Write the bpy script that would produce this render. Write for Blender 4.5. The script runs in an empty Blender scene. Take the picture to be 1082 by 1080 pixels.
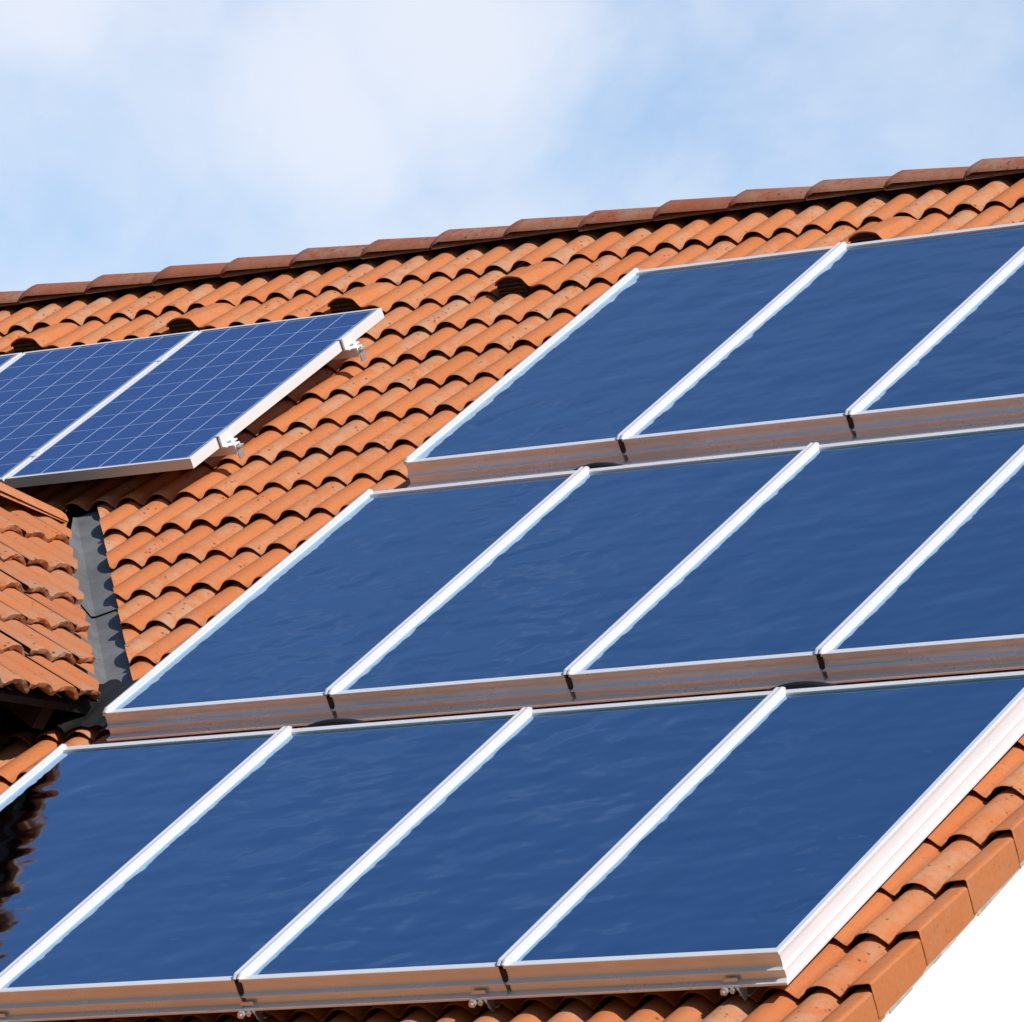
import bpy, bmesh, math, random
from mathutils import Matrix, Vector
random.seed(7)
sc = bpy.context.scene
COL = sc.collection
PI = math.pi

# ------------------------------------------------------------------ frame of the roof
ALPHA = math.radians(31.714)                 # roof pitch
Z0 = 4.3                                     # height of the array's lower edge
ROOF = Matrix.Translation((0, 0, Z0)) @ Matrix.Rotation(ALPHA, 4, 'X')   # u along ridge, v up the slope, w out of it

# ------------------------------------------------------------------ camera
cam_d = bpy.data.cameras.new('camera')
cam = bpy.data.objects.new('camera', cam_d)
COL.objects.link(cam)
RX = (0.8257778037630223, 0.4797809982319515, -0.2964813865116516)
RY = (-0.08324648227910081, -0.41623638048894707, -0.9054376283022569)
RZ = (-0.5578181083475819, 0.772371328632163, -0.30377868375926687)
CAM = (14.426321765452576, -14.767407403258517, 7.356898764585807)
M3 = ROOF.to_3x3()
cx, cy, cz = M3 @ Vector(RX), M3 @ (-Vector(RY)), M3 @ (-Vector(RZ))
cm = Matrix((cx, cy, cz)).transposed().to_4x4()
cm.translation = ROOF @ Vector(CAM)
cam.matrix_world = cm
cam_d.sensor_fit = 'HORIZONTAL'
cam_d.sensor_width = 36.0
cam_d.lens = 36.0 * 6597.2174 / 1082.0
cam_d.clip_start = 0.5
cam_d.clip_end = 5000.0
sc.camera = cam

# ------------------------------------------------------------------ sun, sky, exposure
SUN = (M3 @ Vector((0.75, 0.11, 0.63))).normalized()
sun_d = bpy.data.lights.new('sun', 'SUN')
sun_d.energy = 4.5
sun_d.angle = math.radians(0.55)
sun_d.color = (1.0, 0.94, 0.85)
sun = bpy.data.objects.new('sun', sun_d)
COL.objects.link(sun)
sun.rotation_euler = SUN.to_track_quat('Z', 'Y').to_euler()
sun.location = (20, -20, 30)

world = bpy.data.worlds.new('World')
sc.world = world
world.use_nodes = True
wn, wl = world.node_tree.nodes, world.node_tree.links
wn.clear()
w_out = wn.new('ShaderNodeOutputWorld')
w_bg = wn.new('ShaderNodeBackground')
w_bg.inputs['Strength'].default_value = 0.125
sky = wn.new('ShaderNodeTexSky')
sky.sky_type = 'NISHITA'
sky.sun_disc = False
sky.sun_elevation = math.asin(SUN.z)
sky.sun_rotation = math.atan2(SUN.x, SUN.y)
sky.air_density = 1.0
sky.dust_density = 0.4
sky.ozone_density = 4.0
# clouds: noise over the direction, heaped round a few bearings low in the sky
tc = wn.new('ShaderNodeTexCoord')
nz = wn.new('ShaderNodeTexNoise')
nz.inputs['Scale'].default_value = 17.0
nz.inputs['Detail'].default_value = 9.0
nz.inputs['Roughness'].default_value = 0.55
nz.inputs['Distortion'].default_value = 0.3
wl.new(tc.outputs['Generated'], nz.inputs['Vector'])
def wmath(op, a, b=None, c=None, clamp=False):
    n = wn.new('ShaderNodeMath'); n.operation = op; n.use_clamp = clamp
    for i, x in enumerate((a, b, c)):
        if x is None: continue
        if isinstance(x, (int, float)): n.inputs[i].default_value = x
        else: wl.new(x, n.inputs[i])
    return n.outputs[0]
def view_dir(px, py):
    d = Vector(((px-541)/6597.2, (py-540)/6597.2, 1.0))
    r = Vector((RX[0]*d.x+RY[0]*d.y+RZ[0]*d.z, RX[1]*d.x+RY[1]*d.y+RZ[1]*d.z, RX[2]*d.x+RY[2]*d.y+RZ[2]*d.z))
    return (M3 @ r).normalized()
heap = None
for (d, rad, amp) in ((view_dir(470, 30), 0.062, 1.15), (view_dir(340, 110), 0.058, 1.05), (view_dir(190, 130), 0.050, .75),
                      (view_dir(640, 130), 0.045, .7), (view_dir(40, 0), 0.045, .95), (view_dir(420, 220), 0.035, .65),
                      (view_dir(760, 190), 0.035, .45), (view_dir(250, -40), 0.05, .8), (view_dir(560, -60), 0.05, .8), (view_dir(900, 60), 0.30, .60), (view_dir(100, 250), 0.30, .78)):
    dv = wn.new('ShaderNodeVectorMath'); dv.operation = 'DISTANCE'
    wl.new(tc.outputs['Generated'], dv.inputs[0]); dv.inputs[1].default_value = d
    mr = wn.new('ShaderNodeMapRange'); mr.interpolation_type = 'SMOOTHSTEP'
    wl.new(dv.outputs['Value'], mr.inputs['Value'])
    mr.inputs['From Min'].default_value = rad; mr.inputs['From Max'].default_value = 0.0
    mr.inputs['To Min'].default_value = 0.0; mr.inputs['To Max'].default_value = amp
    heap = mr.outputs[0] if heap is None else wmath('MAXIMUM', heap, mr.outputs[0])
dens = wmath('ADD', heap, wmath('MULTIPLY', wmath('SUBTRACT', nz.outputs['Fac'], 0.5), 1.7))
cl = wn.new('ShaderNodeMapRange'); cl.interpolation_type = 'SMOOTHSTEP'
wl.new(dens, cl.inputs['Value'])
cl.inputs['From Min'].default_value = 0.05; cl.inputs['From Max'].default_value = 1.15
cl.inputs['To Min'].default_value = 0.0; cl.inputs['To Max'].default_value = 0.8
cmask = wmath('MULTIPLY', cl.outputs[0], wmath('GREATER_THAN', heap, 0.0))
cmix = wn.new('ShaderNodeMix'); cmix.data_type = 'RGBA'
wl.new(cl.outputs[0], cmix.inputs['Factor'])
wl.new(sky.outputs[0], cmix.inputs['A'])
cmix.inputs['B'].default_value = (6.3, 6.45, 6.95, 1)
wl.new(cmix.outputs['Result'], w_bg.inputs['Color'])
wl.new(w_bg.outputs[0], w_out.inputs['Surface'])

sc.view_settings.view_transform = 'Standard'
sc.view_settings.look = 'None'
sc.view_settings.exposure = 0.22
sc.view_settings.gamma = 1.0
sc.render.engine = 'CYCLES'
sc.cycles.max_bounces = 8

# ------------------------------------------------------------------ material helpers
def new_mat(name):
    m = bpy.data.materials.new(name); m.use_nodes = True
    nt = m.node_tree
    return m, nt, nt.nodes['Principled BSDF']
class NB:
    """small node builder"""
    def __init__(s, nt): s.nt = nt
    def n(s, t, **kw):
        nd = s.nt.nodes.new(t)
        for k, v in kw.items(): setattr(nd, k, v)
        return nd
    def link(s, a, b): s.nt.links.new(a, b)
    def val(s, sock, x):
        if isinstance(x, (int, float, tuple)): sock.default_value = x
        else: s.link(x, sock)
    def math(s, op, a, b=None, c=None, clamp=False):
        nd = s.n('ShaderNodeMath', operation=op); nd.use_clamp = clamp
        for i, x in enumerate((a, b, c)):
            if x is not None: s.val(nd.inputs[i], x)
        return nd.outputs[0]
    def mix(s, f, a, b, blend='MIX'):
        nd = s.n('ShaderNodeMix', data_type='RGBA', blend_type=blend)
        s.val(nd.inputs['Factor'], f)
        s.val(nd.inputs['A'], a if not isinstance(a, tuple) else (*a, 1)[:4])
        s.val(nd.inputs['B'], b if not isinstance(b, tuple) else (*b, 1)[:4])
        return nd.outputs['Result']
    def rng(s, x, a, b, c=0.0, d=1.0):
        nd = s.n('ShaderNodeMapRange', interpolation_type='SMOOTHSTEP')
        s.val(nd.inputs['Value'], x)
        for k, v in (('From Min', a), ('From Max', b), ('To Min', c), ('To Max', d)): nd.inputs[k].default_value = v
        return nd.outputs[0]
    def coord(s, out='Object', scale=(1, 1, 1), rot=(0, 0, 0), loc=(0, 0, 0)):
        t = s.n('ShaderNodeTexCoord'); m = s.n('ShaderNodeMapping')
        s.link(t.outputs[out], m.inputs['Vector'])
        m.inputs['Scale'].default_value = scale; m.inputs['Rotation'].default_value = rot; m.inputs['Location'].default_value = loc
        return m.outputs[0]
    def noise(s, vec, scale, detail=3.0, rough=0.5, dist=0.0):
        nd = s.n('ShaderNodeTexNoise')
        s.link(vec, nd.inputs['Vector'])
        nd.inputs['Scale'].default_value = scale; nd.inputs['Detail'].default_value = detail
        nd.inputs['Roughness'].default_value = rough; nd.inputs['Distortion'].default_value = dist
        return nd.outputs['Fac']
    def bump(s, h, strength, dist, bsdf):
        nd = s.n('ShaderNodeBump'); nd.inputs['Strength'].default_value = strength; nd.inputs['Distance'].default_value = dist
        s.link(h, nd.inputs['Height']); s.link(nd.outputs[0], bsdf.inputs['Normal'])
        return nd

def tile_material(name, base, pale, dark, pale_amt, speck):
    m, nt, b = new_mat(name); q = NB(nt)
    at = q.n('ShaderNodeAttribute', attribute_name='tint')          # r: per tile, g: mottled roll, b: per tile 2
    sp = q.n('ShaderNodeSeparateColor'); q.link(at.outputs['Color'], sp.inputs[0])
    r, g, bb = sp.outputs[0], sp.outputs[1], sp.outputs[2]
    oi = q.n('ShaderNodeObjectInfo'); ad = q.n('ShaderNodeVectorMath', operation='ADD'); sh = q.n('ShaderNodeVectorMath', operation='SCALE')
    sh.inputs[0].default_value = (17.3, 9.1, 5.7); q.link(oi.outputs['Random'], sh.inputs['Scale'])
    q.link(q.coord('Object'), ad.inputs[0]); q.link(sh.outputs[0], ad.inputs[1]); ob = ad.outputs[0]
    big = q.noise(ob, 1.3, 3); mid = q.noise(ob, 9.0, 5, .6); fine = q.noise(ob, 75.0, 4, .65)
    # fired-clay variation tile by tile
    c = q.mix(q.math('MULTIPLY', r, .55), base, tuple(x*y for x, y in zip(base, (.86, .74, .66))))
    c = q.mix(q.rng(big, .35, .7, 0, .35), c, tuple(x*y for x, y in zip(base, (1.0, 1.08, 1.15))))
    c = q.mix(q.rng(fine, .35, .75, 0, .35), c, tuple(x*y for x, y in zip(base, (.78, .66, .58))))
    # grime washed into the troughs
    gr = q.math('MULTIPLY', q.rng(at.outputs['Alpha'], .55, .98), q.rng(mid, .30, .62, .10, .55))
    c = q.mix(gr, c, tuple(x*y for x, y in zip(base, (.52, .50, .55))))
    # grey lichen bloom on every other roll
    pm = q.math('MULTIPLY', q.rng(q.math('ADD', q.math('MULTIPLY', mid, .6), q.math('MULTIPLY', q.noise(ob, 32.0, 4, .65), .4)), .37, .62), q.math('MULTIPLY_ADD', g, .85, .15))
    pm = q.math('MULTIPLY', pm, q.math('MULTIPLY_ADD', bb, .6, .5), clamp=True)
    pm = q.math('MULTIPLY', pm, pale_amt, clamp=True)
    c = q.mix(pm, c, pale)
    # dark lichen dots
    vo = q.n('ShaderNodeTexVoronoi', feature='F1'); q.link(ob, vo.inputs['Vector']); vo.inputs['Scale'].default_value = 34.0
    dots = q.math('MULTIPLY', q.rng(vo.outputs['Distance'], .30, .12), q.rng(q.noise(ob, 14.0, 2), .47, .60))
    dots = q.math('MULTIPLY', dots, q.math('MULTIPLY_ADD', g, .8, .2))
    c = q.mix(q.math('MULTIPLY', dots, speck, clamp=True), c, dark)
    # pale dots
    vo2 = q.n('ShaderNodeTexVoronoi', feature='F1'); q.link(ob, vo2.inputs['Vector']); vo2.inputs['Scale'].default_value = 9.0
    wd = q.math('MULTIPLY', q.rng(vo2.outputs['Distance'], .13, .07), q.rng(q.noise(ob, 2.3, 2), .69, .75))
    c = q.mix(wd, c, (.48, .43, .36))
    q.link(c, b.inputs['Base Color'])
    b.inputs['Roughness'].default_value = .85
    b.inputs['Specular IOR Level'].default_value = .25
    q.bump(q.math('ADD', fine, q.math('MULTIPLY', mid, 1.5)), .35, .003, b)
    return m

M = {}
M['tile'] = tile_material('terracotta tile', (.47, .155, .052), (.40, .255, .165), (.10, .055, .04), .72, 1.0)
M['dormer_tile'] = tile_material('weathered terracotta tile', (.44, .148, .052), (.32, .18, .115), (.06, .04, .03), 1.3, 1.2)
M['ridge'] = tile_material('weathered ridge tile', (.29, .088, .045), (.30, .19, .135), (.05, .03, .025), 1.0, 1.0)

def metal(name, col, metallic, rough, aniso=0.0):
    m, nt, b = new_mat(name); q = NB(nt)
    ob = q.coord('Object')
    n1 = q.noise(ob, 6.0, 4); n2 = q.noise(ob, 90.0, 2)
    c = q.mix(q.rng(n1, .3, .75, 0, .25), col, tuple(x*.82 for x in col))
    q.link(c, b.inputs['Base Color'])
    b.inputs['Metallic'].default_value = metallic
    q.link(q.math('MULTIPLY_ADD', n1, .08, rough-.04), b.inputs['Roughness'])
    return m
M['alu'] = metal('anodised aluminium', (.84, .84, .86), .32, .28)
M['cap'] = metal('bright aluminium strip', (.53, .53, .54), .10, .35)
M['pv_frame'] = metal('silver module frame', (.72, .72, .72), .15, .42)
M['galv'] = metal('galvanised steel', (.62, .65, .68), .75, .38)
M['dull'] = metal('dark rubber and shade fill', (.009, .009, .010), 0.0, .6)  # rubber hoses, and the black fills that stand in for shade

# solar glass over a selective absorber: slightly rolled glass, so its mirror image wobbles
def collector_glass():
    m, nt, b = new_mat('collector glass'); q = NB(nt)
    oi = q.n('ShaderNodeObjectInfo')
    tcx = q.n('ShaderNodeTexCoord')
    off = q.n('ShaderNodeVectorMath', operation='ADD'); q.link(tcx.outputs['Object'], off.inputs[0])
    sh = q.n('ShaderNodeVectorMath', operation='SCALE'); sh.inputs[0].default_value = (7.3, 11.1, 3.7); q.link(oi.outputs['Random'], sh.inputs['Scale'])
    q.link(sh.outputs[0], off.inputs[1])
    mp = q.n('ShaderNodeMapping'); q.link(off.outputs[0], mp.inputs['Vector'])
    mp.inputs['Rotation'].default_value = (0, 0, math.radians(-8)); mp.inputs['Scale'].default_value = (4.2, 13.0, 1.0)
    w1 = q.noise(mp.outputs[0], 1.0, 1.0, .35, .2)
    mp2 = q.n('ShaderNodeMapping'); q.link(off.outputs[0], mp2.inputs['Vector']); mp2.inputs['Scale'].default_value = (4.2, 6.0, 1.0)
    w2 = q.noise(mp2.outputs[0], 1.0, 1.5, .4)
    h = q.math('ADD', q.math('MULTIPLY', w1, .09), q.math('MULTIPLY', w2, .60))
    bp = q.bump(h, 1.0, WAVE, b); q.link(bp.outputs[0], b.inputs['Coat Normal'])
    b.inputs['Coat Weight'].default_value = 1.0; b.inputs['Coat IOR'].default_value = 1.6; b.inputs['Coat Roughness'].default_value = .05
    b.inputs['Base Color'].default_value = (.13, .36, .63, 1)
    b.inputs['Metallic'].default_value = 1.0
    b.inputs['Roughness'].default_value = .06
    return m
WAVE = 0.011
M['glass'] = collector_glass()

def pv_glass():
    m, nt, b = new_mat('solar cells under glass'); q = NB(nt)
    t = q.n('ShaderNodeTexCoord'); sp = q.n('ShaderNodeSeparateXYZ'); q.link(t.outputs['Object'], sp.inputs[0])
    def grid(x, off, pitch):
        u = q.math('DIVIDE', q.math('SUBTRACT', x, off), pitch)
        return u
    cu, cv = grid(sp.outputs[0], .0275, .1575), grid(sp.outputs[1], .025, .1565)
    def line(u, pitch, half):
        f = q.math('FRACT', q.math('ADD', u, .5))
        d = q.math('MULTIPLY', q.math('ABSOLUTE', q.math('SUBTRACT', f, .5)), pitch)
        return q.rng(d, half*1.25, half*.75)
    lu, lv = line(cu, .1575, .0026), line(cv, .1565, .0020)
    # chamfer-free cells, each a slightly different blue crystal
    fl = q.n('ShaderNodeCombineXYZ'); q.link(q.math('FLOOR', cu), fl.inputs[0]); q.link(q.math('FLOOR', cv), fl.inputs[1])
    wh = q.n('ShaderNodeTexWhiteNoise', noise_dimensions='3D'); q.link(fl.outputs[0], wh.inputs['Vector'])
    vo = q.n('ShaderNodeTexVoronoi', feature='F1'); q.link(t.outputs['Object'], vo.inputs['Vector']); vo.inputs['Scale'].default_value = 55
    cr = q.n('ShaderNodeSeparateColor'); q.link(vo.outputs['Color'], cr.inputs[0])
    c = q.mix(q.math('MULTIPLY', wh.outputs['Value'], .5), (.017, .052, .205), (.025, .064, .190))
    c = q.mix(q.math('MULTIPLY', cr.outputs[0], .35), c, (.034, .088, .27))
    c = q.mix(lv, c, (.24, .31, .48))
    c = q.mix(lu, c, (.38, .46, .68))
    q.link(c, b.inputs['Base Color'])
    b.inputs['Roughness'].default_value = .12
    b.inputs['IOR'].default_value = 1.45
    q.bump(q.noise(t.outputs['Object'], 3.0, 2), .5, .002, b)
    return m
M['pv'] = pv_glass()

def plain(name, col, rough=.8, var=.2, scale=4.0, bump=0.0):
    m, nt, b = new_mat(name); q = NB(nt)
    ob = q.coord('Object')
    n1 = q.noise(ob, scale, 5, .6); n2 = q.noise(ob, scale*11, 4, .6)
    c = q.mix(q.rng(n1, .3, .7, 0, 1), tuple(x*(1-var) for x in col), tuple(min(1, x*(1+var*.4)) for x in col))
    c = q.mix(q.rng(n2, .4, .8, 0, var), c, tuple(x*.7 for x in col))
    q.link(c, b.inputs['Base Color']); b.inputs['Roughness'].default_value = rough
    if bump: q.bump(n2, .5, bump, b)
    return m
M['stucco'] = plain('white render', (.84, .83, .81), .9, .04, 3, .003)
M['mortar'] = plain('grey mortar', (.42, .40, .36), .95, .3, 12, .004)
M['lead'] = plain('weathered zinc sheet', (.145, .152, .158), .6, .3, 5, .002)
M['timber'] = plain('dark stained timber', (.014, .009, .007), .85, .4, 9, .003)
M['vent_shade'] = plain('dark vent opening', (.028, .013, .010), .8, .3, 20)  # shade of the hollow vent opening, put into a flat sheet's colour
M['slat'] = plain('brown vent slats', (.085, .03, .02), .8, .3, 20)
M['grass'] = plain('lawn', (.06, .085, .03), .95, .5, .6, .02)

# ------------------------------------------------------------------ mesh helpers
class MB:
    def __init__(s): s.v = []; s.f = []; s.tint = []; s.cur = (.5, .5, .5, 0)
    def add(s, p):
        s.v.append(tuple(p)); s.tint.append(s.cur); return len(s.v)-1
    def face(s, *i): s.f.append(tuple(i))
    def box(s, x0, x1, y0, y1, z0, z1):
        i = [s.add(p) for p in ((x0,y0,z0),(x1,y0,z0),(x1,y1,z0),(x0,y1,z0),(x0,y0,z1),(x1,y0,z1),(x1,y1,z1),(x0,y1,z1))]
        for q in ((0,3,2,1),(4,5,6,7),(0,1,5,4),(1,2,6,5),(2,3,7,6),(3,0,4,7)): s.f.append(tuple(i[k] for k in q))
    def extrude(s, prof, p0, p1, ax, az, cap=True, closed=True, scale1=1.0):
        """sweep a 2-D profile (a, b) along p0->p1 in the axes ax, az"""
        p0, p1, ax, az = map(Vector, (p0, p1, ax, az))
        A = [s.add(p0+ax*a+az*b) for a, b in prof]
        B = [s.add(p1+ax*a*scale1+az*b*scale1) for a, b in prof]
        n = len(prof)
        for k in range(n if closed else n-1):
            j = (k+1) % n
            s.f.append((A[k], A[j], B[j], B[k]))
        if cap: s.f.append(tuple(reversed(A))); s.f.append(tuple(B))
    def tube(s, pts, r, n=10):
        pts = [Vector(p) for p in pts]; rings = []
        for i, p in enumerate(pts):
            t = (pts[min(i+1, len(pts)-1)]-pts[max(i-1, 0)]).normalized()
            a = t.orthogonal().normalized() if abs(t.z) > .9 else t.cross(Vector((0, 0, 1))).normalized()
            c = t.cross(a)
            rings.append([s.add(p+(a*math.cos(2*PI*k/n)+c*math.sin(2*PI*k/n))*r) for k in range(n)])
        for x, y in zip(rings, rings[1:]):
            for k in range(n): s.f.append((x[k], x[(k+1) % n], y[(k+1) % n], y[k]))
        s.f.append(tuple(reversed(rings[0]))); s.f.append(tuple(rings[-1]))
    def cyl(s, c, axis, r, l, n=12):
        axis = Vector(axis).normalized(); c = Vector(c)
        a = axis.orthogonal().normalized(); b = axis.cross(a)
        A = [s.add(c+(a*math.cos(2*PI*k/n)+b*math.sin(2*PI*k/n))*r) for k in range(n)]
        B = [s.add(c+axis*l+(a*math.cos(2*PI*k/n)+b*math.sin(2*PI*k/n))*r) for k in range(n)]
        for k in range(n): s.f.append((A[k], A[(k+1) % n], B[(k+1) % n], B[k]))
        s.f.append(tuple(reversed(A))); s.f.append(tuple(B))
    def mesh(s, name, mat, xf=None, smooth=None, cuts=(), recalc=True):
        me = bpy.data.meshes.new(name)
        me.from_pydata(s.v, [], s.f)
        at = me.color_attributes.new('tint', 'FLOAT_COLOR', 'POINT')
        for i, t in enumerate(s.tint): at.data[i].color = (*t, 0)[:4]
        if cuts or recalc:
            bm = bmesh.new(); bm.from_mesh(me)
            for co, no in cuts:
                bmesh.ops.bisect_plane(bm, geom=bm.verts[:]+bm.edges[:]+bm.faces[:], dist=1e-6, plane_co=co, plane_no=no, clear_outer=True)
            if recalc: bmesh.ops.recalc_face_normals(bm, faces=bm.faces[:])
            bm.to_mesh(me); bm.free()
        if xf is not None: me.transform(xf)
        me.materials.append(mat if not isinstance(mat, str) else M[mat])
        if smooth is not None:
            for p in me.polygons: p.use_smooth = True
            me.set_sharp_from_angle(angle=math.radians(smooth))
        me.update()
        return me
def obj(name, me, parent=None, **props):
    o = bpy.data.objects.new(name, me); COL.objects.link(o)
    if parent is not None: o.parent = parent
    for k, v in props.items(): o[k] = v
    return o
def thing(name, label, cat, mat=None, group=None):
    o = bpy.data.objects.new(name, None); COL.objects.link(o)
    o.empty_display_size = .2
    if mat is not None: o.matrix_world = mat
    o['label'] = label; o['category'] = cat
    if group: o['group'] = group
    return o

# ------------------------------------------------------------------ tiled roof surfaces
PITCH = 0.1525                   # one roll
ROLL_H = 0.038
def roll_z(x):                   # x measured from a crest, in rolls
    x = abs((x+.5) % 1.0-.5)
    if x < .27: return ROLL_H*math.sqrt(1-(x/.375)**2)
    y0 = math.sqrt(1-(.27/.375)**2); m0 = -.27/.375**2/y0*.23; t = (x-.27)/.23
    return ROLL_H*max(0.0, y0*(2*t**3-3*t**2+1)+m0*(t**3-2*t**2+t))
def tile_patch(mb, u0, vk, gauge, lift, base, nroll=2, over=.05, rnd=random, crest0=.5, seg=14, wob=1.0, th=.004, dirty=0.0, swell=.004, rs=1.0, rib=0.0, rag=0.0):
    """one double-roll tile: left edge u0, nose at vk; the rolls swell towards the nose"""
    r1, r2 = rnd.random(), rnd.random()
    dz = rnd.uniform(-.0025, .0025)*wob; dv = rnd.uniform(-.005, .005)*wob; sk = rnd.uniform(-.007, .007)*wob; tl = rnd.uniform(-.004, .004)*wob
    N = nroll*seg
    L = gauge+over
    rows = [(.06, -th), (.003, -th), (0.0, -th*.75), (-.001, -.0035), (.003, -.0012), (.010, 0), (gauge*.35, 0), (gauge*.7, 0), (L, 0)]
    grid = []
    for ri, (t, dw) in enumerate(rows):
        rr = []
        f = 1-t/gauge
        for i in range(N+1):
            x = i/seg
            g = 1.0 if (int(min(x, nroll-1e-6)) % 2) else 0.0
            if dirty: g = dirty if ri <= 5 else .25*dirty
            mb.cur = (r1, g*.85+.15*r2, r2)
            cr = roll_z(x-crest0)*rs
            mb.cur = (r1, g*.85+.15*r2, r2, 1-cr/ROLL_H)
            z = cr+swell*f*(cr/ROLL_H)+(lift-swell)*f
            if i == N or (i == 0 and not rib): z -= .007
            if rib and i <= 2: z += rib*(1, .85, .4)[i]
            if rag and ri <= 5: dv_ = rnd.uniform(-rag, rag); z += rnd.uniform(-rag, rag)*.25
            else: dv_ = 0.0
            s = i/N-.5
            rr.append(mb.add((u0+(i/N)*nroll*PITCH, vk+t+dv+dv_+sk*s, base+z+dw+dz+tl*s)))
        grid.append(rr)
    for a, b in zip(grid, grid[1:]):
        for i in range(N): mb.face(a[i], a[i+1], b[i+1], b[i])

BASE = -0.204; LIFT = .029; GAUGE = .3477; NOSE0 = 5.245
U_CREST0 = -.601
# ---- valley and dormer geometry (roof coordinates)
VA = Vector((-1.942, 4.848)); VB = Vector((-.462, 2.909))       # crease line of the valley on the roof's batten plane
vdir = (VA-VB).normalized()
A_D = math.radians(34.5)
RV = .852

house = thing('house', 'white rendered house with orange clay tile roof carrying all the solar panels', 'house')

# main roof, upper part right of the valley
mb = MB(); mb2 = MB()
nrm = Vector((-vdir.y, vdir.x))             # points to the left/up side of the valley
if nrm.x > 0: nrm = -nrm
cutA = VB - nrm*.115
V_SPLIT_K = -7
V_RIDGE = 7.745
for k in range(-21, 7):
    vk = NOSE0+GAUGE*k
    for m_ in range(-19, 16):
        u0 = U_CREST0+PITCH*.5+2*PITCH*m_
        tgt = mb if k >= V_SPLIT_K else mb2
        if k >= V_SPLIT_K:
            # skip tiles wholly beyond the valley
            if nrm.dot(Vector((u0+2*PITCH, vk))-cutA) > .75 and vk < 4.9: continue
            if u0 < -6: continue
        else:
            if u0 < -1.35: continue
        if vk+GAUGE+.05 > V_RIDGE+.03: 
            tile_patch(tgt, u0, vk, GAUGE, LIFT, BASE, over=.05)
        else:
            tile_patch(tgt, u0, vk, GAUGE, LIFT, BASE)
cuts = [((cutA.x, cutA.y, 0), (nrm.x, nrm.y, 0))]
# upper left of the valley head the roof runs on behind the dormer's ridge: cut only below it
me = mb.mesh('roof', 'tile', ROOF, 40, cuts)
roof = obj('roof', me, house)
me2 = mb2.mesh('lower_roof', 'tile', ROOF, 40)
obj('lower_roof', me2, house)
# left part above the dormer ridge
mb = MB()
for k in range(-1, 7):
    vk = NOSE0+GAUGE*k
    for m_ in range(-19, -3):
        u0 = U_CREST0+PITCH*.5+2*PITCH*m_
        tile_patch(mb, u0, vk, GAUGE, LIFT, BASE)
cutsL = [((cutA.x, cutA.y, 0), (-nrm.x, -nrm.y, 0))]
obj('upper_roof', mb.mesh('upper_roof', 'tile', ROOF, 40, cutsL), house)
# the part of the roof beyond the dormer
mb = MB(); rl = random.Random(31)
for k in range(-21, -1):
    for m_ in range(-19, -8):
        tile_patch(mb, U_CREST0+PITCH*.5+2*PITCH*m_, NOSE0+GAUGE*k, GAUGE, LIFT, BASE, rnd=rl, seg=6)
obj('far_roof', mb.mesh('far_roof', 'tile', ROOF, 40), house)
# roof deck under the tiles + back slope
mb = MB()
yr, zr = V_RIDGE*math.cos(ALPHA)-BASE*0, V_RIDGE*math.sin(ALPHA)
a = [mb.add(ROOF @ Vector(p)) for p in ((-6.4, -1.95, BASE-.035), (4.44, -1.95, BASE-.035), (4.44, V_RIDGE, BASE-.035), (-6.4, V_RIDGE, BASE-.035))]
rt = ROOF @ Vector((0, V_RIDGE, BASE-.035))
yb, zb = rt.y+6.0, rt.z-6.0*math.tan(ALPHA)
b_ = [mb.add((4.44, yb, zb)), mb.add((-6.4, yb, zb))]
mb.face(a[0], a[1], a[2], a[3]); mb.face(a[3], a[2], b_[0], b_[1])
obj('roof_deck', mb.mesh('roof_deck', 'timber', None), house)
mb = MB()
nb = Vector((0, math.sin(ALPHA), math.cos(ALPHA))); ob_ = rt+nb*.04
upb = Vector((0, -math.cos(ALPHA), math.sin(ALPHA)))
BACK = Matrix(((-1, 0, 0, 4.45), (0, upb.y, nb.y, rt.y), (0, upb.z, nb.z, rt.z), (0, 0, 0, 1)))
rb = random.Random(3)
for k in range(0, 19):
    for m_ in range(0, 36):
        tile_patch(mb, m_*2*PITCH, -.42-k*GAUGE, GAUGE, LIFT, .02, rnd=rb, seg=5)
obj('back_roof', mb.mesh('back_roof', 'tile', BACK, 40), house)

# verge tiles: last half roll, folded down over the gable
mb = MB(); mv = random.Random(11)
U_V0 = U_CREST0+PITCH*.5+2*PITCH*16        # 4.355
U_EDGE = 4.472
for k in range(-21, 7):
    vk = NOSE0+GAUGE*k
    mb.cur = (mv.random(), .25*mv.random(), mv.random())
    dz = mv.uniform(-.002, .002)
    prof = []
    for i in range(9):
        x = i/8*.5
        prof.append((U_V0+x*PITCH, roll_z(x-.5)-(.006 if i == 0 else 0)))
    prof += [(U_EDGE-.014, ROLL_H+.001), (U_EDGE-.005, ROLL_H-.001), (U_EDGE, ROLL_H-.007), (U_EDGE-.003, -.03), (U_EDGE-.007, -.072)]
    rows = [(.05, -.007), (.003, -.007), (0, -.005), (-.001, -.0035), (.003, -.0012), (.010, 0), (GAUGE*.5, 0), (GAUGE+.04, 0)]
    grid = []
    for t, dw in rows:
        rr = []
        for i, (u, z) in enumerate(prof):
            out = .007*(1-t/GAUGE)
            if i >= len(prof)-4:
                rr.append(mb.add((u+out+dw*.9, vk+t, BASE+z+LIFT*(1-t/GAUGE)*(1 if i < len(prof)-2 else .5)+dz+(dw*.4 if i < len(prof)-2 else 0))))
            else:
                rr.append(mb.add((u, vk+t, BASE+z+LIFT*(1-t/GAUGE)+dw+dz)))
        grid.append(rr)
    for p_, q_ in zip(grid, grid[1:]):
        for i in range(len(prof)-1): mb.face(p_[i], p_[i+1], q_[i+1], q_[i])
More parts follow.
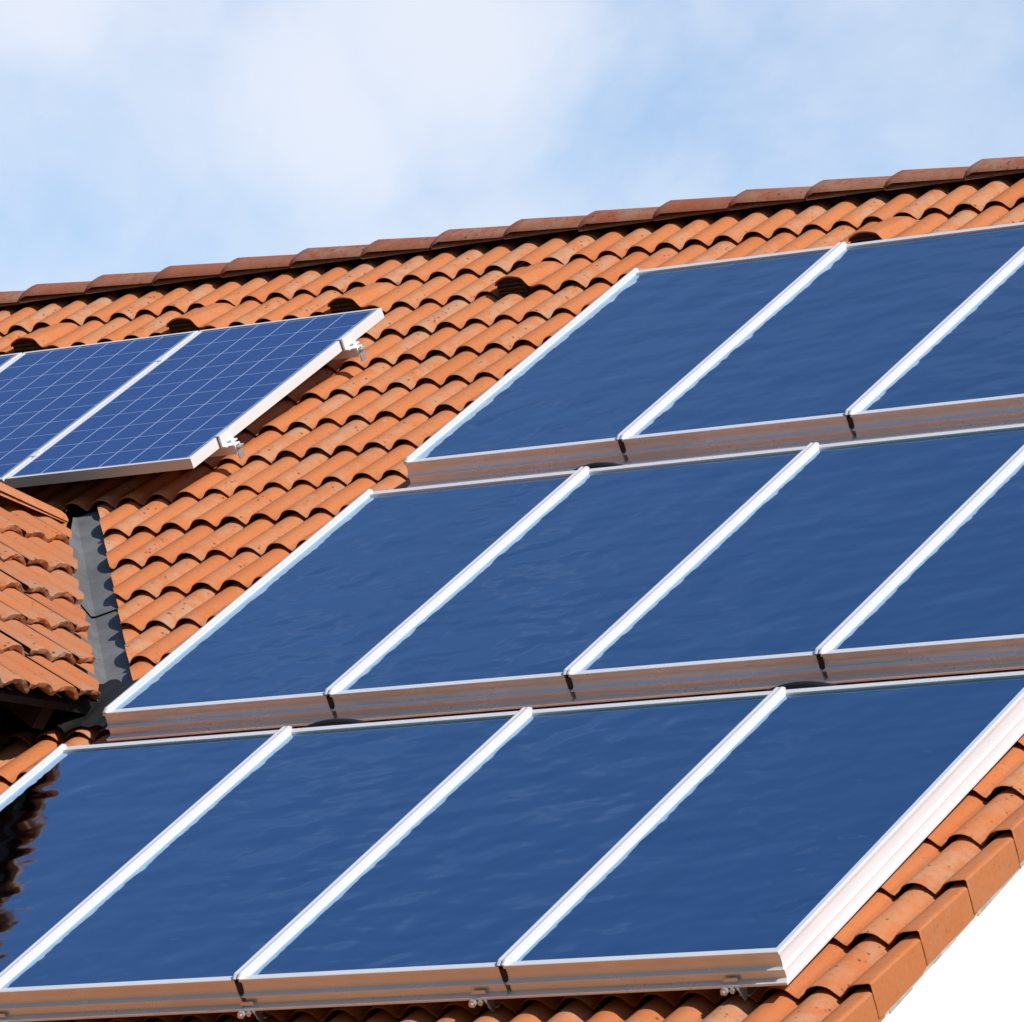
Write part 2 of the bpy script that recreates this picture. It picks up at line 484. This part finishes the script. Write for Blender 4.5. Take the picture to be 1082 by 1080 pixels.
obj('verge_tiles', mb.mesh('verge_tiles', 'tile', ROOF, 40), house)

# ridge tiles, each lapping over the one on its right
RG0, RGP = -4.131, .4025
rz = ROOF @ Vector((0, V_RIDGE, BASE+.0))
rdg_y, rdg_z = rz.y, rz.z+.060
half = [(-.128, -.044), (-.125, -.031), (-.108, -.008), (-.080, .012), (-.042, .028), (0, .034)]
rp = half+[(-y, z) for y, z in reversed(half[:-1])]
def ridge_mesh(name, L, r, mat='ridge', taper=.93):
    m = MB(); m.cur = (r.random(), r.random(), r.random())
    th = .009
    rings = []
    for (x, sc_, up) in ((.0, 1.0, -.004), (.003, 1.01, .001), (.040, 1.035, .016), (.10, 1.02, .013), (L+.04, taper, -.006)):
        rings.append([m.add((x, y*sc_, z*sc_+up)) for y, z in rp])
    inner = [m.add((L+.04, y*.96*taper, z*taper-th-.004)) for y, z in rp]
    inner0 = [m.add((0.002, y*.96, z-th-.004)) for y, z in rp]
    R_ = [inner0]+rings+[inner]
    for a_, b2 in zip(R_, R_[1:]):
        for i in range(len(rp)-1): m.face(a_[i], a_[i+1], b2[i+1], b2[i])
    for i in range(len(rp)-1): m.face(inner[i], inner[i+1], inner0[i+1], inner0[i])
    return m.mesh(name, mat, None, 35)
rr_ = random.Random(5)
for i in range(-5, 22):
    o = obj('ridge_tile', ridge_mesh('ridge_tile', RGP, rr_), roof)
    o.location = (RG0+RGP*i-.01, rdg_y+rr_.uniform(-.004, .004), rdg_z+rr_.uniform(-.003, .003))
    o.rotation_euler = (rr_.uniform(-.02, .02), rr_.uniform(-.006, .006), rr_.uniform(-.006, .006))
# mortar/dark filler below the ridge
mb = MB(); mb.box(-6.3, 4.43, rdg_y-.045, rdg_y+.045, rdg_z-.13, rdg_z-.016)
obj('ridge_filler', mb.mesh('ridge_filler', 'timber'), house)

# vent tiles
VH = .092                                    # height of the hood above the batten plane
def hood(x, t):
    f = max(0.0, 1-t/.37)
    if x < -.088: k = 0.0
    elif x < -.070: k = .80*math.sin((x+.088)/.018*PI/2)
    elif x < 0: k = .80+.20*math.sin((x+.070)/.070*PI/2)
    elif x < .062: k = 1.0-.10*(x/.062)**2
    elif x < .105: k = .90-.42*(.5-.5*math.cos((x-.062)/.043*PI))
    elif x < .150: k = .48
    else: k = max(0.0, .48-.48*(x-.150)/.05)
    return -.02+k*(.058+(VH+.020-.058)*f**.8)
def vent_mesh():
    m = MB(); m.cur = (.3, .25, .35)
    xs = [-.0762+.3050*i/46 for i in range(47)]
    ts = [0, .006, .03, .07, .12, .18, .24, .30, .37, .40]
    rows = []
    for t in ts:
        f = 1-t/GAUGE; r = []
        for x in xs:
            cr = roll_z(x/PITCH); z = cr+.004*f*(cr/ROLL_H)+.025*f+.003
            r.append(m.add((x, t, max(z, hood(x, t)+.02*f+.012 if t < .37 else z)-(0.002 if t == 0 else 0))))
        rows.append(r)
    low = [m.add((m.v[i][0], .002, m.v[i][2]-.007)) for i in rows[0]]
    back = [m.add((m.v[i][0], .05, m.v[i][2]-.007)) for i in rows[0]]
    for a_, b2 in zip([back, low]+rows, [low]+rows):
        for i in range(len(xs)-1): m.face(a_[i], a_[i+1], b2[i+1], b2[i])
    return m.mesh('vent_tile', 'tile', None, 45)
def vent_grille():
    m = MB(); n = 20; top = []; bot = []
    for i in range(n+1):
        x = -.074+.150*i/n
        top.append(m.add((x, .012, hood(x, 0)+.022))); bot.append(m.add((x, .012, -.03)))
    for i in range(n): m.face(bot[i], bot[i+1], top[i+1], top[i])
    return m.mesh('vent_opening', 'vent_shade')
def vent_slats():
    m = MB()
    for j in range(4):
        z = .022+.020*j
        m.box(-.070, .066-.004*j, .004, .010, z, z+.005)
    return m.mesh('vent_slats', 'slat')
vt, vg, vs = vent_mesh(), vent_grille(), vent_slats()
for u in (-3.651, -2.736, -1.821, -.906, .924):
    o = obj('vent_tile', vt, roof)
    o.matrix_world = ROOF @ Matrix.Translation((u, NOSE0+5*GAUGE-.010, BASE))
    g = obj('vent_opening', vg, roof); g.matrix_world = o.matrix_world
    g = obj('vent_slats', vs, roof); g.matrix_world = o.matrix_world

# walls
mb = MB()
ev = ROOF @ Vector((0, -1.55, BASE-.05))
mb.box(-6.2, 4.462, ev.y, yb-.4, 0, ev.z-.12)
i0 = [mb.add(p) for p in ((4.462, ev.y, ev.z-.12), (4.462, yb-.4, ev.z-.12), (4.462, yb-.4, zb+.2), (4.462, rt.y, rt.z-.03), (4.462, ev.y, ev.z-.02))]
mb.face(*i0)
i1 = [mb.add((-6.2, *mb.v[i][1:])) for i in i0]
mb.face(*reversed(i1))
obj('wall', mb.mesh('wall', 'stucco', None), house)
mb = MB()
n_ = 60
for k in range(n_):       # pointed mortar fillet between verge and wall
    v0, v1 = -2+9.7*k/n_, -2+9.7*(k+1)/n_
    mb.box(4.45, U_EDGE-.006+random.uniform(-.003, .002), v0, v1, BASE-.077+random.uniform(-.004, .004), BASE-.05)
obj('verge_mortar', mb.mesh('verge_mortar', 'mortar', ROOF), house)
mb = MB(); mb.extrude([(0, 0), (.10, 0), (.13, .02), (.13, .08), (.12, .08), (.12, .025), (.01, .015), (.01, .08), (0, .08)], (-6.3, 0, 0), (4.47, 0, 0), (0, -1, 0), (0, 0, 1))
ge = ROOF @ Vector((0, -2.06, BASE-.03))
o = obj('gutter', mb.mesh('gutter', 'galv', None, 30), house); o.location = (0, ge.y, ge.z-.05)

# ------------------------------------------------------------------ valley and dormer
vb3 = ROOF @ Vector((VB.x, VB.y, BASE-.005)); va3 = ROOF @ Vector((VA.x, VA.y, BASE-.005))
V3 = (va3-vb3).normalized()                          # up the valley
# the dormer's slope plane holds the valley line and the horizontal y axis
Yax = Vector((0, 1, 0))
nD = V3.cross(Yax).normalized()
if nD.z < 0: nD = -nD
bD = nD.cross(Yax).normalized()                      # up the dormer's slope
if bD.z < 0: bD = -bD
aD = bD.cross(nD).normalized()
if aD.y < 0: aD = -aD
DOR = Matrix(((aD.x, bD.x, nD.x, vb3.x), (aD.y, bD.y, nD.y, vb3.y), (aD.z, bD.z, nD.z, vb3.z), (0, 0, 0, 1)))
DOR0 = DOR.copy()
D_SH = M3 @ (Vector((.558, -.772, .304))*.24)          # the dormer's tiles lie higher than the roof's at the valley
DOR = Matrix.Translation(D_SH) @ DOR
D_N = D_SH.dot(nD)
DORI = DOR.inverted()
vl = DORI.to_3x3() @ V3                              # valley direction in dormer coords (a, b)
vl2 = Vector((vl.x, vl.y)).normalized()
nv = Vector((vl2.y, -vl2.x))                         # away from the dormer (towards the main roof)
if nv.x < 0: nv = -nv
D_LEN = 3.0
D_G = .305
topb = (DOR0.inverted() @ (ROOF @ Vector((-2.02, 4.95, BASE)))).y
mb = MB(); rd = random.Random(23)
eave_b = -.06
ncr = int((topb-eave_b)/D_G)+1
for k in range(ncr):
    bk = eave_b+k*D_G
    for m_ in range(-10, 11):
        a0 = m_*2*PITCH+.06
        if a0 < -D_LEN: continue
        tile_patch(mb, a0, bk, D_G, .034, .012, rnd=rd, wob=1.6, th=.026, dirty=1.0, swell=.004, rs=.72, rib=.017, rag=.004)
cD = nv*(-.05)
cuts = [((cD.x, cD.y, 0), (nv.x, nv.y, 0)), ((0, topb-.13, 0), (0, 1, 0))]
dormer_roof_me = mb.mesh('dormer_roof', 'dormer_tile', DOR, 40, cuts)
# cheek wall, soffit, rafters
wall_x = vb3.x-.30
eave_pt = DOR @ Vector((0, eave_b, 0))
rid_pt = DOR @ Vector((0, topb, 0))
yf = vb3.y-D_LEN+.25
zg = ROOF @ Vector((0, -1.4, BASE))
mb = MB()
zt = eave_pt.z+(eave_pt.x-wall_x)*math.tan(A_D)-.05
mb.box(-3.7, wall_x, yf, vb3.y+.35, 2.4, zt)
# gable triangle at the front
t0 = [mb.add(p) for p in ((wall_x, yf+.002, zt-.01), (rid_pt.x, yf+.002, rid_pt.z-.06), (2*rid_pt.x-wall_x, yf+.002, zt-.01))]
mb.face(*t0)
dormer = obj('dormer', mb.mesh('dormer', 'timber'), house)
obj('dormer_roof', dormer_roof_me, dormer)
mb = MB()
mb.box(-D_LEN, -.02, eave_b+.03, topb, -.05, -.02)         # boarding under the tiles
obj('soffit', mb.mesh('soffit', 'timber', DOR, None, [((cD.x, cD.y, 0), (nv.x, nv.y, 0))]), dormer)
for k in range(5):
    mb = MB(); a0 = -.28-.62*k
    mb.box(a0-.035, a0+.035, eave_b+.07, 1.2, -.16, -.052)
    obj('rafter', mb.mesh('rafter', 'timber', DOR), dormer)
mb = MB()                                                   # far slope of the dormer
DORB = Matrix(((0, -bD.x, -nD.x, rid_pt.x), (1, 0, 0, rid_pt.y), (0, bD.z, nD.z, rid_pt.z), (0, 0, 0, 1)))
DORB = Matrix.Translation((rid_pt.x, 0, 0)) @ Matrix.Scale(-1, 4, (1, 0, 0)) @ Matrix.Translation((-rid_pt.x, 0, 0)) @ DOR
for k in range(ncr):
    bk = eave_b+k*D_G
    for m_ in range(-10, 11):
        tile_patch(mb, m_*2*PITCH+.06, bk, D_G, LIFT, .012, rnd=rd, seg=6)
obj('dormer_far_roof', mb.mesh('dormer_far_roof', 'dormer_tile', DORB, 40, cuts), dormer)
# dormer ridge tiles run forward from the head of the valley
RDA, RDB = ROOF @ Vector((-2.05, 4.80, -.020)), ROOF @ Vector((-2.05, 4.80, -.02))
def on_u(px, py, u):
    d = Vector(((px-541)/6597.2174, (py-540)/6597.2174, 1.0))
    r = Vector([RX[i]*d.x+RY[i]*d.y+RZ[i]*d.z for i in range(3)]); o = Vector(CAM)
    return ROOF @ (o+r*((u-o.x)/r.x))
RDB = on_u(50, 534, rid_pt.x+.085); RDA = on_u(-2, 512, rid_pt.x+.085)
dr = (RDB-RDA).normalized()
for i in range(9):
    o = obj('ridge_tile', ridge_mesh('ridge_tile', .40 if i else .86, rr_, 'tile'), dormer)
    if i == 0:                                    # the last one dips into the valley head
        o.location = RDB-dr*.90-Vector((0, 0, .034)); o.rotation_euler = dr.to_track_quat('X', 'Z').to_euler()
    else:
        o.location = (rid_pt.x, RDB.y-.84-.40*i, RDA.z+.12)
        o.rotation_euler = (0, 0, PI/2)
# zinc valley gutter
mb = MB()
up3 = Vector((0, 0, 1))
rightD = (ROOF.to_3x3() @ Vector((-nrm.x, -nrm.y, 0))).normalized()         # in main roof plane, away from the valley
leftD = (DOR.to_3x3() @ Vector((-nv.x, -nv.y, 0))).normalized()
P0 = vb3-V3*.22; P1 = va3+V3*.02
nm = (M3 @ Vector((0, 0, 1)))
segs = 2
for j in range(segs):
    A0 = P0.lerp(P1, j/segs-(0.03 if j else 0)); A1 = P0.lerp(P1, (j+1)/segs)
    lift = Vector((0, 0, .012 if j else .006))
    off = [(leftD*.30, nD*.004), (leftD*.012, nD*.0), (leftD*.004, nD*.028), (rightD*.004, nm*.028), (rightD*.014, nm*.0), (rightD*.30, nm*.004)]
    off = [(leftD*.17, nD*D_N), (leftD*.10, nD*(D_N*.9)), (leftD*.008, nD*.0), (rightD*.010, nm*.0), (rightD*.30, nm*.004)]
    a_ = [mb.add(A0+o_+h_+lift) for o_, h_ in off]; c_ = [mb.add(A1+o_*(1 if j == 0 or i_ > 1 else .04)+h_*(1 if j == 0 or i_ > 1 else .04)+lift-Vector((0, 0, .006 if j == 0 else 0))) for i_, (o_, h_) in enumerate(off)]
    for i in range(len(off)-1): mb.face(a_[i], a_[i+1], c_[i+1], c_[i])
obj('valley_gutter', mb.mesh('valley_gutter', 'lead', None), house)
mb = MB()                                            # added black sheet standing in for shade on the tiles below the valley's mouth
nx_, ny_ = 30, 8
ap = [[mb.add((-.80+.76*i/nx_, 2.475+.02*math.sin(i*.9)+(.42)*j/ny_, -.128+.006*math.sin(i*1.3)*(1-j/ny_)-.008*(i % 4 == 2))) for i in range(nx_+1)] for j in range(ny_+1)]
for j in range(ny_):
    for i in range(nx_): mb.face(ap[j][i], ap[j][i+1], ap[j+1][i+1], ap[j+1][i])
obj('valley_shade_sheet', mb.mesh('valley_shade_sheet', 'dull', ROOF, 60), house)

# ------------------------------------------------------------------ solar thermal collectors
CW, CH, CGAP, CD = 1.053, 2.0113, .2818, .109
HG = .0095                                   # half the gap between neighbours
def frame_mesh(name, x0, x1, y0, y1, prof, mat, smooth=30):
    m = MB(); rings = []
    for iu, iv, w in prof:
        rings.append([m.add(p) for p in ((x0+iu, y0+iv, w), (x1-iu, y0+iv, w), (x1-iu, y1-iv, w), (x0+iu, y1-iv, w))])
    for a_, b2 in zip(rings, rings[1:]):
        for i in range(4): m.face(a_[i], a_[(i+1) % 4], b2[(i+1) % 4], b2[i])
    return m.mesh(name, mat, None, smooth)
prof = [(.022, .030, -.015), (.022, .030, -.0012), (.0208, .0288, 0), (.0015, .0015, 0), (0, 0, -.0015), (0, 0, -.010), (.0015, .006, -.0125),
        (.002, .0075, -.025), (.002, .0065, -.042), (.0015, .003, -.054), (-.003, -.003, -.0595), (-.0055, -.0055, -.060), (-.006, -.006, -.064),
        (.000, .004, -.0665), (.000, .0045, -.089), (-.001, .003, -.0930), (-.0075, -.017, -.0995), (-.009, -.018, -.1010), (-.009, -.018, -CD+.001), (-.007, -.009, -CD), (.05, .05, -CD)]
ME_FRAME = frame_mesh('frame', HG, CW-HG, 0, CH, prof, 'alu')
mb = MB()
NX, NY = 1, 1
g = [mb.add(p) for p in ((HG+.021, .029, -.0085), (CW-HG-.021, .029, -.0085), (CW-HG-.021, CH-.029, -.0085), (HG+.021, CH-.029, -.0085))]
mb.face(*g)
g2 = [mb.add((mb.v[i][0], mb.v[i][1], -.013)) for i in g]
mb.face(*reversed(g2))
for i in range(4): mb.face(g[i], g2[i], g2[(i+1) % 4], g[(i+1) % 4])
ME_GLASS = mb.mesh('glass', 'glass')
mb = MB(); mb.box(HG+.02, CW-HG-.02, .02, CH-.02, -CD+.001, -CD+.004)
ME_BACK = mb.mesh('back_sheet', 'galv')
def strip_mesh(full=True):
    m = MB()
    h = [(.0034, -.002), (.0040, .0130), (.0075, .0155), (.011, .0158), (.0142, .0145), (.0165, .0108), (.0178, .0004)]
    pr = [(-x, z) for x, z in reversed(h)]+h if full else [(-.004, .0004)]+[(-.004, .009), (0, .0140), (.006, .0160), (.011, .0152), (.0150, .0105), (.0165, .0004)]
    y0, y1 = .002, CH-.008
    m.extrude(pr, (0, y0+.016, 0), (0, y1, 0), (1, 0, 0), (0, 0, 1))
    m0 = [m.add((x*.9, y0-.003, .0004+z*.18)) for x, z in pr]
    m2 = [m.add((x*.86, y1+.014, .0004+z*.45)) for x, z in pr]
    # rounded nose at the upper end
    n = len(pr); last = list(range(n, 2*n))
    for i in range(n-1): m.face(last[i], last[i+1], m2[i+1], m2[i])
    m.face(*m2)
    for i in range(n-1): m.face(m0[i], m0[i+1], i+1, i)
    m.face(*reversed(m0))
    return m.mesh('cover_strip', 'cap', None, 35)
ME_STRIP, ME_EDGE = strip_mesh(True), strip_mesh(False)
mb = MB(); mb.box(-HG-.001, HG+.001, .0025, .016, -.0575, -.0115)  # added black block in the open joint, standing in for its shade
ME_JOINT_SHADE = mb.mesh('joint_shade_fill', 'dull')
names = {
 (2, 0): 'blue glass collector at the left end of the top row, beside the lone roof vent',
 (2, 1): 'middle collector of the three seen in the top row of blue glass',
 (2, 2): 'blue glass collector of the top row cut by the right edge of the photo',
 (1, 0): 'blue glass collector at the left end of the middle row beside the zinc valley',
 (1, 1): 'second blue glass collector from the left in the middle row',
 (1, 2): 'third blue glass collector from the left in the middle row',
 (1, 3): 'partly seen blue glass collector at the right end of the middle row',
 (0, 0): 'left end collector of the bottom row, its glass mirroring the dark dormer eave',
 (0, 1): 'second blue glass collector from the left in the bottom row',
 (0, 2): 'third blue glass collector from the left in the bottom row',
 (0, 3): 'bottom row right end collector with bright white side beside bare tiles and verge'}
for (r, k), lab in names.items():
    t = thing('solar_collector', lab, 'solar collector', ROOF @ Matrix.Translation((k*CW, r*(CH+CGAP), 0)), 'flat glass collectors in three rows on the roof')
    obj('frame', ME_FRAME, t); obj('glass', ME_GLASS, t); obj('back_sheet', ME_BACK, t)
    s_ = obj('cover_strip', ME_STRIP if k else ME_EDGE, t)
    s_.location = (0 if k else HG+.004, 0, 0)
    if k: obj('joint_shade_fill', ME_JOINT_SHADE, t)

# ------------------------------------------------------------------ brackets under the collectors' lower edges
def bracket_meshes():
    m = MB()                                   # bent plate hooked under the lip, running down to the tile
    m.box(-.022, .022, -.012, .16, -CD-.006, -CD-.0005)
    pl = [(-.012, -CD-.001), (-.030, -CD+.004), (-.020, -CD-.012), (-.004, -CD-.052), (.006, -CD-.052), (.03, -CD-.006)]
    m.extrude(pl, (.018, 0, 0), (.024, 0, 0), (0, 1, 0), (0, 0, 1))
    m.box(-.012, .03, .02, .15, -CD-.05, -CD-.044)
    a = m.mesh('plate', 'galv', None, 30)
    m = MB()
    m.cyl((-.028, -.020, -CD-.006), (0, -1, 0), .014, .012, 6)
    m.cyl((-.028, .02, -CD-.006), (0, -1, 0), .007, .062, 10)
    m.cyl((-.002, -.016, -CD-.008), (0, -1, 0), .010, .009, 6)
    b2 = m.mesh('bolt', 'galv', None, 30)
    m = MB(); m.box(-.035, .02, -.0085, -.0058, -CD+.016, -CD+.030); 
    c = m.mesh('clip', 'galv', None, 30)
    return a, b2, c
bA, bB, bC = bracket_meshes()
blab = {0: ['under the bottom row at its second panel joint', ]}
bspots = [(1.085, 0, 'steel bracket under the first joint of the bottom collector row, lower left corner'),
          (2.13, 0, 'steel roof bracket under the bottom collector row, second joint from the left'),
          (3.055, 0, 'steel roof bracket under the bottom collector row, third joint from the left'),
          (4.01, 0, 'steel roof bracket under the right end of the bottom collector row')]
for u, r, lab in bspots:
    t = thing('roof_bracket', lab, 'bracket', ROOF @ Matrix.Translation((u, r*(CH+CGAP), 0)), 'steel brackets holding the collectors')
    obj('plate', bA, t); obj('bolt', bB, t); obj('clip', bC, t)

# black hoses joining the collectors in the gaps between rows
def hose(u, r, half_len, top, lab):
    t0 = ROOF @ Matrix.Translation((u, r*(CH+CGAP)+CH+.055, 0))
    m = MB(); pts = []
    for i in range(25):
        s = i/24*2-1
        pts.append((s*half_len, .0, -.085+(top+.085)*(1-s*s)**.9 if abs(s) < 1 else -.085))
    m.tube(pts, .013, 12)
    me = m.mesh('connecting_hose', 'dull', None, 60)
    o = obj('connecting_hose', me, None, label=lab, category='hose', group='black hoses between the collector rows')
    o.matrix_world = t0
hose(1.07, 1, .20, -.012, 'black hose bowed above the first joint of the middle row')
hose(1.22, 0, .24, -.012, 'black hose bowed above the first joint of the bottom row')
hose(3.20, 0, .24, -.012, 'black hose bowed above the third joint of the bottom row')

# ------------------------------------------------------------------ photovoltaic modules at the left
PU, PVV, PP, PH = -3.296, 4.9087, 1.01, 1.616
pprof = [(.0165, .014, -.004), (.0165, .014, -.0008), (.0155, .013, 0), (.001, .001, 0), (0, 0, -.001), (0, 0, -.0465), (.001, .001, -.0475), (.03, .03, -.0475), (.03, .03, -.044)]
ME_PVF = frame_mesh('frame', .0055, PP-.0055, 0, PH, pprof, 'pv_frame')
mb = MB(); mb.box(.0205, PP-.0205, .0135, PH-.0135, -.006, -.003)
ME_PVG = mb.mesh('cells', 'pv')
mb = MB(); mb.box(.02, PP-.02, .013, PH-.013, -.012, -.0062)
ME_PVB = mb.mesh('back_sheet', 'stucco')
for k, lab in ((1, 'photovoltaic panel with white side and two end clamps over open tiles'),
               (0, 'photovoltaic panel second from the right, its lower corner over the dormer ridge'),
               (-1, 'photovoltaic panel at the left edge of the photo, only its upper right corner showing')):
    t = thing('photovoltaic_panel', lab, 'solar panel', ROOF @ Matrix.Translation((PU+k*PP, PVV, 0)), 'framed photovoltaic panels in a row under the ridge')
    obj('frame', ME_PVF, t); obj('cells', ME_PVG, t); obj('back_sheet', ME_PVB, t)
RAILV = (5.165, 6.20)
for v, w_ in zip(RAILV, ('lower', 'upper')):
    uR = PU+2*PP
    t = thing('mounting_rail', 'white aluminium mounting rail end with clamp at the photovoltaic panel, the %s of two' % w_, 'mounting rail', ROOF @ Matrix.Translation((uR, v, 0)), 'rails under the photovoltaic panels')
    m = MB()
    outer = [(-.021, -.051), (.021, -.051), (.021, -.092), (-.021, -.092)]
    # hollow extrusion: outer shell plus two chambers
    def shell(m, x0, x1, rects, outer):
        o0 = [m.add((x0, a, b)) for a, b in outer]; o1 = [m.add((x1, a, b)) for a, b in outer]
        for i in range(4): m.face(o0[i], o0[(i+1) % 4], o1[(i+1) % 4], o1[i])
        m.face(*o0)
        ya, yb_, zb_, zt_ = outer[0][0], outer[1][0], outer[2][1], outer[0][1]
        # end face bars round the chambers
        zs = sorted({zb_, zt_, *[r[2] for r in rects], *[r[3] for r in rects]}); ys = sorted({ya, yb_, *[r[0] for r in rects], *[r[1] for r in rects]})
        for y0, y1 in zip(ys, ys[1:]):
            for z0, z1 in zip(zs, zs[1:]):
                if any(r[0] <= y0 and y1 <= r[1] and r[2] <= z0 and z1 <= r[3] for r in rects): continue
                q = [m.add((x1, y0, z0)), m.add((x1, y1, z0)), m.add((x1, y1, z1)), m.add((x1, y0, z1))]; m.face(*q)
        for r in rects:
            f0 = [m.add((x1, a, b)) for a, b in ((r[0], r[2]), (r[1], r[2]), (r[1], r[3]), (r[0], r[3]))]
            f1 = [m.add((x1-.12, a, b)) for a, b in ((r[0], r[2]), (r[1], r[2]), (r[1], r[3]), (r[0], r[3]))]
            for i in range(4): m.face(f0[i], f0[(i+1) % 4], f1[(i+1) % 4], f1[i])
            m.face(*f1)
    shell(m, -3.04, .055, [(-.015, .015, -.069, -.056), (-.015, .015, -.088, -.073)], outer)
    obj('rail', m.mesh('rail', 'pv_frame', None, None, recalc=False), t)
    m = MB()
    cl_ = [(.0035, -.050), (.030, -.050), (.030, -.045), (.012, -.043), (.012, .0065), (-.010, .0065), (-.010, .0025), (.0035, .0025)]
    m.extrude(cl_, (0, -.045, 0), (0, .045, 0), (1, 0, 0), (0, 0, 1))
    obj('end_clamp', m.mesh('end_clamp', 'pv_frame', None, 30), t)
    m = MB(); m.cyl((.021, 0, -.045), (0, 0, 1), .008, .010, 6)
    obj('bolt', m.mesh('bolt', 'galv', None, 30), t)
    m = MB()
    m.extrude([(.055, -.06), (.075, -.06), (.075, -.066), (.061, -.066), (.061, -.118), (.055, -.118)], (0, -.018, 0), (0, .018, 0), (1, 0, 0), (0, 0, 1))
    obj('hook', m.mesh('hook', 'galv', None, 30), t)
    # middle clamps in the joints between panels
    for kk in (1, 2):
        m = MB(); m.box(-.018, .018, -.025, .025, .0006, .003)
        m.box(-.004, .004, -.025, .025, -.05, .0006)
        o = obj('middle_clamp', m.mesh('middle_clamp', 'pv_frame', None, 30), t); o.location = (-kk*PP, 0, 0)

# ------------------------------------------------------------------ ground
mb = MB()
def terrain(x, y):
    """a garden round the house, an added unseen hillside behind the camera that blocks low sky"""
    d = math.hypot(x-3, y-3)
    h = 0.0
    a = math.atan2(-(y-3), (x-3))                 # pi/2 = towards the front
    f = max(0.0, math.cos((a-1.75)*.85)) if abs((a-1.75)*.85) < PI/2 else 0.0
    t = min(1.0, max(0.0, (d-34)/70))
    return f*58*t*t*(3-2*t)  # unseen rise, added to screen low sky and darken downslope faces
RINGS = [0, 6, 12, 20, 28, 34, 40, 47, 55, 63, 72, 82, 92, 104, 130, 200, 400, 900, 2500]
NS = 72
prev = [mb.add((3, 3, 0))]*NS
for r_ in RINGS[1:]:
    cur = []
    for k in range(NS):
        a = 2*PI*k/NS; x, y = 3+r_*math.cos(a), 3+r_*math.sin(a)
        cur.append(mb.add((x, y, terrain(x, y))))
    for k in range(NS):
        j = (k+1) % NS
        if prev[k] == prev[j]: mb.face(prev[k], cur[k], cur[j])
        else: mb.face(prev[k], cur[k], cur[j], prev[j])
    prev = cur
o = obj('ground', mb.mesh('ground', 'grass', None, 80), None, kind='structure')
